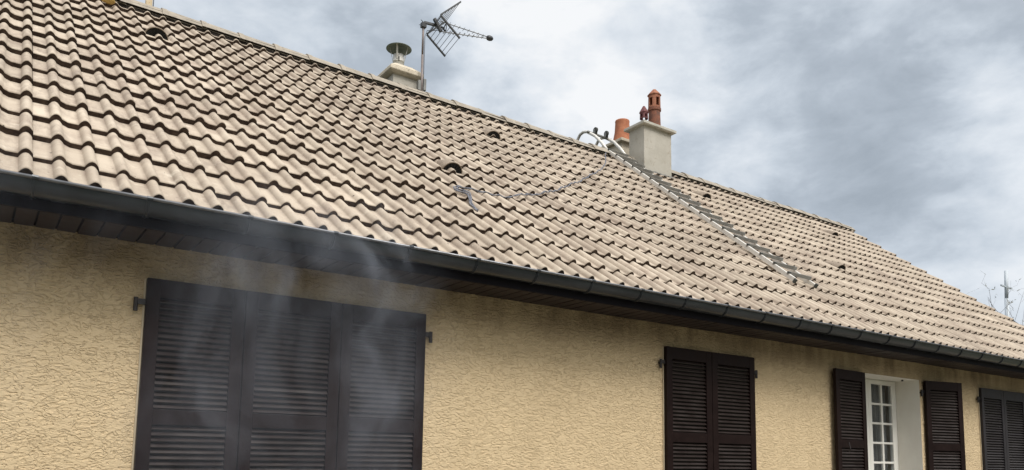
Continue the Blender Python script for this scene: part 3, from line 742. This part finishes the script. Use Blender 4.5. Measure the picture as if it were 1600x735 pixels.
# ------------------------------------------------------------------ roof ladder
NU = Vector((0, -ST, CT))
ladder = empty('roof_ladder', slope(7.44, 1.0, .03), 'pale metal roof ladder hooked over the ridge beside the tall chimney', 'ladder')
lx0 = lambda s: 7.262 + (s - 1.0) * .0745      # left rail
LW = .385
def lad(s, wv, h): return slope(lx0(s) + wv, s, h)
for sd_ in (0, 1):
    b = MB(); ss = [.985, 5.34]
    hr = .052 if sd_ == 0 else .034
    pts_ = [lad(.985, sd_ * LW, hr), lad(5.30, sd_ * LW, hr + .006)]
    b.bar(pts_[0], pts_[1], .030, .052, up=NU)
    r_ = b.build('rail', MAT['alu'], ladder, bevel=.006)
    b = MB(); e0 = lad(.985, sd_ * LW, .046); e1 = lad(.955, sd_ * LW, .044); b.bar(e0, e1, .032, .05, up=NU); b.build('end_cap', MAT['rubber'], r_, bevel=.005)
    # bent leg to the wheel bar, then the hook over the ridge
    xt = lx0(5.3) + sd_ * LW
    b = MB(); A = lad(5.30, sd_ * LW, .058)
    b.tube([A, Vector((xt + .01, 8.62, 4.80 + Z0)), Vector((xt + .012, 8.78, 4.965 + Z0)), Vector((xt + .012, 8.90, 5.05 + Z0)), Vector((xt + .012, 8.98, 5.105 + Z0)), Vector((xt + .012, 9.07, 5.128 + Z0)), Vector((xt + .012, 9.15, 5.112 + Z0)), Vector((xt + .012, 9.215, 5.04 + Z0)), Vector((xt + .012, 9.24, 4.92 + Z0)), Vector((xt + .012, 9.25, 4.72 + Z0)), Vector((xt + .012, 9.25, 4.45 + Z0))], .024, 10)
    b.build('hook', MAT['alu'], ladder, smooth=True)
k_ = 0; s_ = 1.10
while s_ < 5.28:
    b = MB(); p_, q_ = lad(s_, .0, .078), lad(s_, LW + .012, .078)
    b.bar(p_ - Vector((.018, 0, 0)), q_, .026, .040, up=(NU + Vector((0, -CT, -ST)) * -.25).normalized())
    b.build('rung', MAT['tread'], ladder, bevel=.003)
    b = MB(); c_ = lad(s_ - .008, .0, .088); b.tube([c_ - Vector((.026, 0, 0)), c_ + Vector((.012, 0, 0))], .012, 8); b.build('rung_bolt', MAT['rubber'], ladder)
    s_ += .2455
xt = lx0(5.3)
b = MB(); b.bar((xt - .045, 8.905, 5.068 + Z0), (xt + LW + .07, 8.905, 5.058 + Z0), .034, .026); b.build('wheel_bar', MAT['alu_dark'], ladder, bevel=.004)
for xw in (xt + .105, xt + .33):
    b = MB(); b.tube([(xw - .018, 8.88, 5.118 + Z0), (xw - .014, 8.88, 5.118 + Z0), (xw + .014, 8.88, 5.118 + Z0), (xw + .018, 8.88, 5.118 + Z0)], [.040, .046, .046, .040], 20)
    wh = b.build('wheel', MAT['rubber'], ladder)
    b = MB(); b.box((xw - .026, 8.865, 5.06 + Z0), (xw - .0195, 8.91, 5.135 + Z0)); b.box((xw + .0195, 8.865, 5.06 + Z0), (xw + .026, 8.91, 5.135 + Z0)); b.tube([(xw - .028, 8.88, 5.118 + Z0), (xw + .028, 8.88, 5.118 + Z0)], .009, 8); b.build('wheel_fork', MAT['alu_dark'], wh)

# ------------------------------------------------------------------ rope lying on the tiles
def surf(x, s):     # height of the tile surface above the roof plane
    i = 0 if s < .284 else int((s - .284) / G) + 1
    s0 = 0 if i == 0 else .284 + (i - 1) * G
    tt = (x - JX) % TW
    return ph(tt) + H0 + (H1 - H0) * (s - s0) / G
def lay(pts, rad, lift=.006, step=.03):
    P = []; 
    for q in range(len(pts) - 1):
        p0 = pts[max(q - 1, 0)]; p1 = pts[q]; p2 = pts[q + 1]; p3 = pts[min(q + 2, len(pts) - 1)]
        L = math.hypot(p2[0] - p1[0], p2[1] - p1[1]); nn = max(2, int(L / step))
        for j in range(nn):
            t_ = j / nn
            c_ = [.5 * ((2 * p1[e]) + (-p0[e] + p2[e]) * t_ + (2 * p0[e] - 5 * p1[e] + 4 * p2[e] - p3[e]) * t_ ** 2 + (-p0[e] + 3 * p1[e] - 3 * p2[e] + p3[e]) * t_ ** 3) for e in (0, 1)]
            P.append(c_)
    P.append(pts[-1])
    hs = [surf(*p_) + rad + lift for p_ in P]
    # a rope bridges the hollows
    out_ = []
    for i in range(len(P)):
        out_.append(max(hs[i], .55 * max(hs[max(0, i - 3):i + 4]) + .45 * hs[i]))
    sm = [sum(out_[max(0, i - 1):i + 2]) / len(out_[max(0, i - 1):i + 2]) for i in range(len(P))]
    return [slope(p_[0], p_[1], max(a_, b_ - .002)) for p_, a_, b_ in zip(P, sm, hs)]
line1 = [(7.50, 5.22), (7.086, 4.614), (6.613, 4.044), (6.16, 3.592), (5.581, 3.02), (5.244, 2.72), (4.918, 2.416), (4.698, 2.237), (4.45, 2.029), (4.221, 1.895), (4.004, 1.737), (3.829, 1.644), (3.689, 1.609), (3.538, 1.601), (3.395, 1.603), (3.223, 1.547)]
line2 = [(3.223, 1.547), (3.205, 1.47), (3.214, 1.393), (3.257, 1.34), (3.217, 1.17), (3.205, 1.021)]
pA = lay(line1, .0075); pB = lay(line2, .0085)
b = MB()
def twist(P, r0, off, turns=9.):
    o1 = []; 
    for i, q in enumerate(P):
        d = (P[min(i + 1, len(P) - 1)] - P[max(i - 1, 0)]).normalized(); sdv = d.cross(NU).normalized(); a = i * .9
        o1.append((q + sdv * off * math.cos(a) + NU * off * math.sin(a), q - sdv * off * math.cos(a) - NU * off * math.sin(a)))
    return [a for a, _ in o1], [b_ for _, b_ in o1]
for P in (pA + pB[1:],):
    t1, t2 = twist(P, .006, .0042); b.tube(t1, .0047, 6); b.tube(t2, .0047, 6)
l3 = [(x_ + .02, s_ + .03) for x_, s_ in line2[1:]]
t1, t2 = twist(lay([(3.30, 1.57)] + l3, .0075), .006, .004); b.tube(t1, .0047, 6); b.tube(t2, .0047, 6)
rope = b.build('rope', MAT['rope'], None, smooth=True)
tag(rope, 'thin grey blue rope hanging from the ladder top and lying loosely across the beige tiles', 'rope')

# ------------------------------------------------------------------ post and foam lump at the ridge, upper left
post = empty('post', (1.197, RY - .01, 4.60 + Z0), 'rust stained white post standing on the ridge at the upper left', 'post')
b = MB(); b.box((1.166, RY - .045, 4.62 + Z0), (1.228, RY + .017, 5.6 + Z0)); b.build('shaft', MAT['post'], post, bevel=.004)
b = MB(); b.box((1.155, RY - .058, 4.60 + Z0), (1.24, RY + .03, 4.648 + Z0)); b.build('base_plate', MAT['post'], post, bevel=.004)
b = MB(); b.tube([(1.236, RY - .05, 4.66 + Z0), (1.237, RY - .05, 5.6 + Z0)], .0045, 6); b.build('cable', MAT['ant'], post)
bm = bmesh.new(); bmesh.ops.create_icosphere(bm, subdivisions=3, radius=1)
fc = slope(.805, 5.075, .035)
for v in bm.verts:
    k_ = 1 + .25 * noise.noise(v.co * 1.9); q = v.co * k_
    v.co = fc + Vector((q.x * .062, q.y * .05, q.z * .032))
me = bpy.data.meshes.new('foam_lump'); bm.to_mesh(me); bm.free(); me.materials.append(MAT['foam']); me.polygons.foreach_set('use_smooth', [True] * len(me.polygons))
fo = bpy.data.objects.new('foam_lump', me); COL.objects.link(fo); tag(fo, 'small yellowish lump stuck on a tile near the ridge at the top edge', 'lump')

# ------------------------------------------------------------------ beyond the gable: mast, neighbour, bare tree
mst = empty('metal_mast', (43.7, 18, 0), 'grey metal mast with a short cross bar rising beyond the right gable', 'mast')
b = MB(); b.tube([(43.62, 18, 5 + Z0), (43.75, 18, 8.6 + Z0)], .10, 10); b.tube([(43.75, 18, 8.6 + Z0), (43.88, 18, 10.10 + Z0)], .085, 10); b.tube([(43.62, 18, 0), (43.62, 18, 5 + Z0)], .11, 10); b.build('mast', MAT['galv'], mst, smooth=True)
b = MB(); b.bar((43.2, 18, 9.24 + Z0), (44.42, 18, 9.22 + Z0), .07, .07); b.build('cross_bar', MAT['galv'], mst)
nb = empty('neighbour_house', (41.0, 19, 0), 'neighbouring house with a dark roof edge just beyond the right gable', 'house')
b = MB(); xA, xB, yA, yB_ = 33.0, 46.0, 15.0, 22.0; zA = 6.30 + Z0; zB = zA - (xB - 36.3) * .20
b.add([(xA, yA + .3, 0), (xB - .4, yA + .3, 0), (xB - .4, yA + .3, zB - .2), (xA, yA + .3, zA - .2), (xA, yB_, 0), (xB - .4, yB_, 0), (xB - .4, yB_, zB - .2), (xA, yB_, zA - .2)], [(0, 1, 2, 3), (1, 5, 6, 2), (5, 4, 7, 6), (4, 0, 3, 7)])
b.build('wall', MAT['nwall'], nb)
b = MB(); vs = []; NN = 20
for q in range(NN + 1):
    t_ = q / NN; xx = xA - .3 + (xB - xA + .3) * t_; zz_ = min(zA + .12, zA + .12 - .2 * (xx - 36.3))
    vs += [(xx, yA, zz_), (xx, yA, zz_ - .22), (xx, yB_, zz_), (xx, yB_, zz_ - .22)]
fs = []
for q in range(NN):
    o_ = 4 * q; fs += [(o_, o_ + 1, o_ + 5, o_ + 4), (o_, o_ + 4, o_ + 6, o_ + 2), (o_ + 1, o_ + 3, o_ + 7, o_ + 5)]
b.add(vs, fs); b.build('roof', MAT['slate'], nb)

def far(u, v, y):      # direction helper used once to set the twigs' spread (world point at depth y)
    d = rx * ((u - 800) / 1214.19) + dn * ((v - 575) / 1214.19) + fw
    return Vector((0, 0, Z0)) + d * (y / d.y)
tree = empty('bare_tree', (33.5, 13.6, 0), 'nearly bare tree with thin leafy twigs showing beyond the right gable', 'tree')
b = MB(); base = Vector((33.5, 13.6, 0)); fork = Vector((33.6, 13.6, 4.6))
b.tube([base, base.lerp(fork, .5) + Vector((.08, 0, 0)), fork], [.22, .17, .12], 10); b.build('trunk', MAT['bark'], tree, smooth=True)
b = MB(); lf = MB()
def leafat(p_, sz):
    d1 = Vector((random.gauss(0, 1), random.gauss(0, 1), random.gauss(0, 1))).normalized(); d2 = d1.orthogonal().normalized()
    lf.add([p_, p_ + d1 * sz * .5 + d2 * sz * .3, p_ + d1 * sz * 1.1, p_ + d1 * sz * .5 - d2 * sz * .3], [(0, 1, 2, 3)])
def branch(p_, q_, r0, lv):
    mid_ = p_.lerp(q_, .5) + Vector((random.gauss(0, .07), random.gauss(0, .07), random.gauss(0, .07))) * (q_ - p_).length
    mid2 = p_.lerp(q_, .78) + Vector((random.gauss(0, .05), random.gauss(0, .05), random.gauss(0, .05))) * (q_ - p_).length
    b.tube([p_, mid_, mid2, q_], [r0, r0 * .75, r0 * .55, r0 * .35], 5)
    if lv < 2:
        for _ in range(3):
            f_ = random.uniform(.45, 1.); s__ = p_.lerp(q_, f_); dv = (q_ - p_).normalized() * random.uniform(.25, .5) + Vector((random.gauss(0, .5), random.gauss(0, .5), random.gauss(.1, .35)))
            branch(s__, s__ + dv * (q_ - p_).length * (.42 if lv == 0 else .34), r0 * .45, lv + 1)
    else:
        for _ in range(2): leafat(p_.lerp(q_, random.uniform(.3, 1)) + Vector((random.gauss(0, .02), 0, 0)), random.uniform(.06, .12))
for tip in ((31.3, 13.5, 7.9), (32.2, 13.9, 8.0), (33.6, 13.6, 8.1), (34.2, 14.1, 8.0), (35.6, 14., 8.05), (36.2, 13.5, 8.0), (34.9, 13.6, 7.8)):
    branch(fork + Vector((random.gauss(0, .05), random.gauss(0, .05), random.uniform(-.6, .0))), Vector(tip), .014, 0)
b.build('branches', MAT['bark'], tree); lf.build('foliage', MAT['leaf'], tree)

# ------------------------------------------------------------------ steam drifting up in front of the left-hand shutters
mt = bpy.data.materials.new('steam'); mt.use_nodes = True; t = NT(mt.node_tree)
p = geopos(t)
q0 = t.n('ShaderNodeVectorMath', {0: t.n('ShaderNodeTexNoise', {'Vector': p, 'Scale': 1.5, 'Detail': 4.}).outputs[1], 1: (.7, .7, .7), 2: p}, operation='MULTIPLY_ADD').outputs[0]
st = t.n('ShaderNodeVectorMath', {0: q0, 1: (1.0, .8, .42)}, operation='MULTIPLY').outputs[0]
na = t.noise(st, 2.9, 6, .6, 1.1)
sx = t.n('ShaderNodeSeparateXYZ', {0: q0}); sr = t.n('ShaderNodeSeparateXYZ', {0: p})
X, Y, Zc = sr.outputs[0], sr.outputs[1], sr.outputs[2]
def column(x0_, lean, wd, amp):       # a rising, leaning wisp
    xc = t.math('SUBTRACT', t.math('SUBTRACT', sx.outputs[0], x0_ + .35), t.math('MULTIPLY', t.math('SUBTRACT', Zc, Z0 + .5), lean))
    return t.math('MULTIPLY', t.math('POWER', 2.718, t.math('MULTIPLY', t.math('MULTIPLY', xc, xc), -1. / wd ** 2)), amp)
wisp = t.mrange(na, .43, .68, 0, 1.1, True)
body = t.math('ADD', t.math('ADD', column(1.72, -.10, .13, 1.5), column(.98, .12, .20, .8)), t.math('ADD', column(-.45, .15, .38, .7), t.math('ADD', column(1.35, .05, .5, .36), .10)))
den = t.math('MULTIPLY', t.math('ADD', t.math('MULTIPLY', wisp, 1.15), .08), body)
fx_ = t.math('MULTIPLY', t.mrange(X, -1.2, -.7, 0, 1, True), t.mrange(X, 2.0, 2.4, 1, 0, True))
fz_ = t.math('MULTIPLY', t.mrange(Zc, Z0 + 1.0, Z0 + 1.42, 1, 0, True), t.mrange(Zc, Z0 - .9, Z0 - .4, 0, 1, True))
fy_ = t.math('MULTIPLY', t.mrange(Y, 3.42, 3.62, 0, 1, True), t.mrange(Y, 4.02, 4.20, 1, 0, True))
den = t.math('MULTIPLY', t.math('MULTIPLY', den, fx_), t.math('MULTIPLY', fz_, fy_))
den = t.math('MULTIPLY', den, .46)
vol = t.n('ShaderNodeVolumePrincipled', {'Color': (.80, .87, 1., 1), 'Density': den, 'Anisotropy': .1})
t.n('ShaderNodeOutputMaterial', {1: vol.outputs[0]})
b = MB(); b.box((-1.25, 3.4, Z0 - .95), (2.45, 4.22, Z0 + 1.45)); sm = b.build('smoke', mt); tag(sm, 'thin grey smoke drifting up in front of the large shutters', 'smoke', kind='stuff')
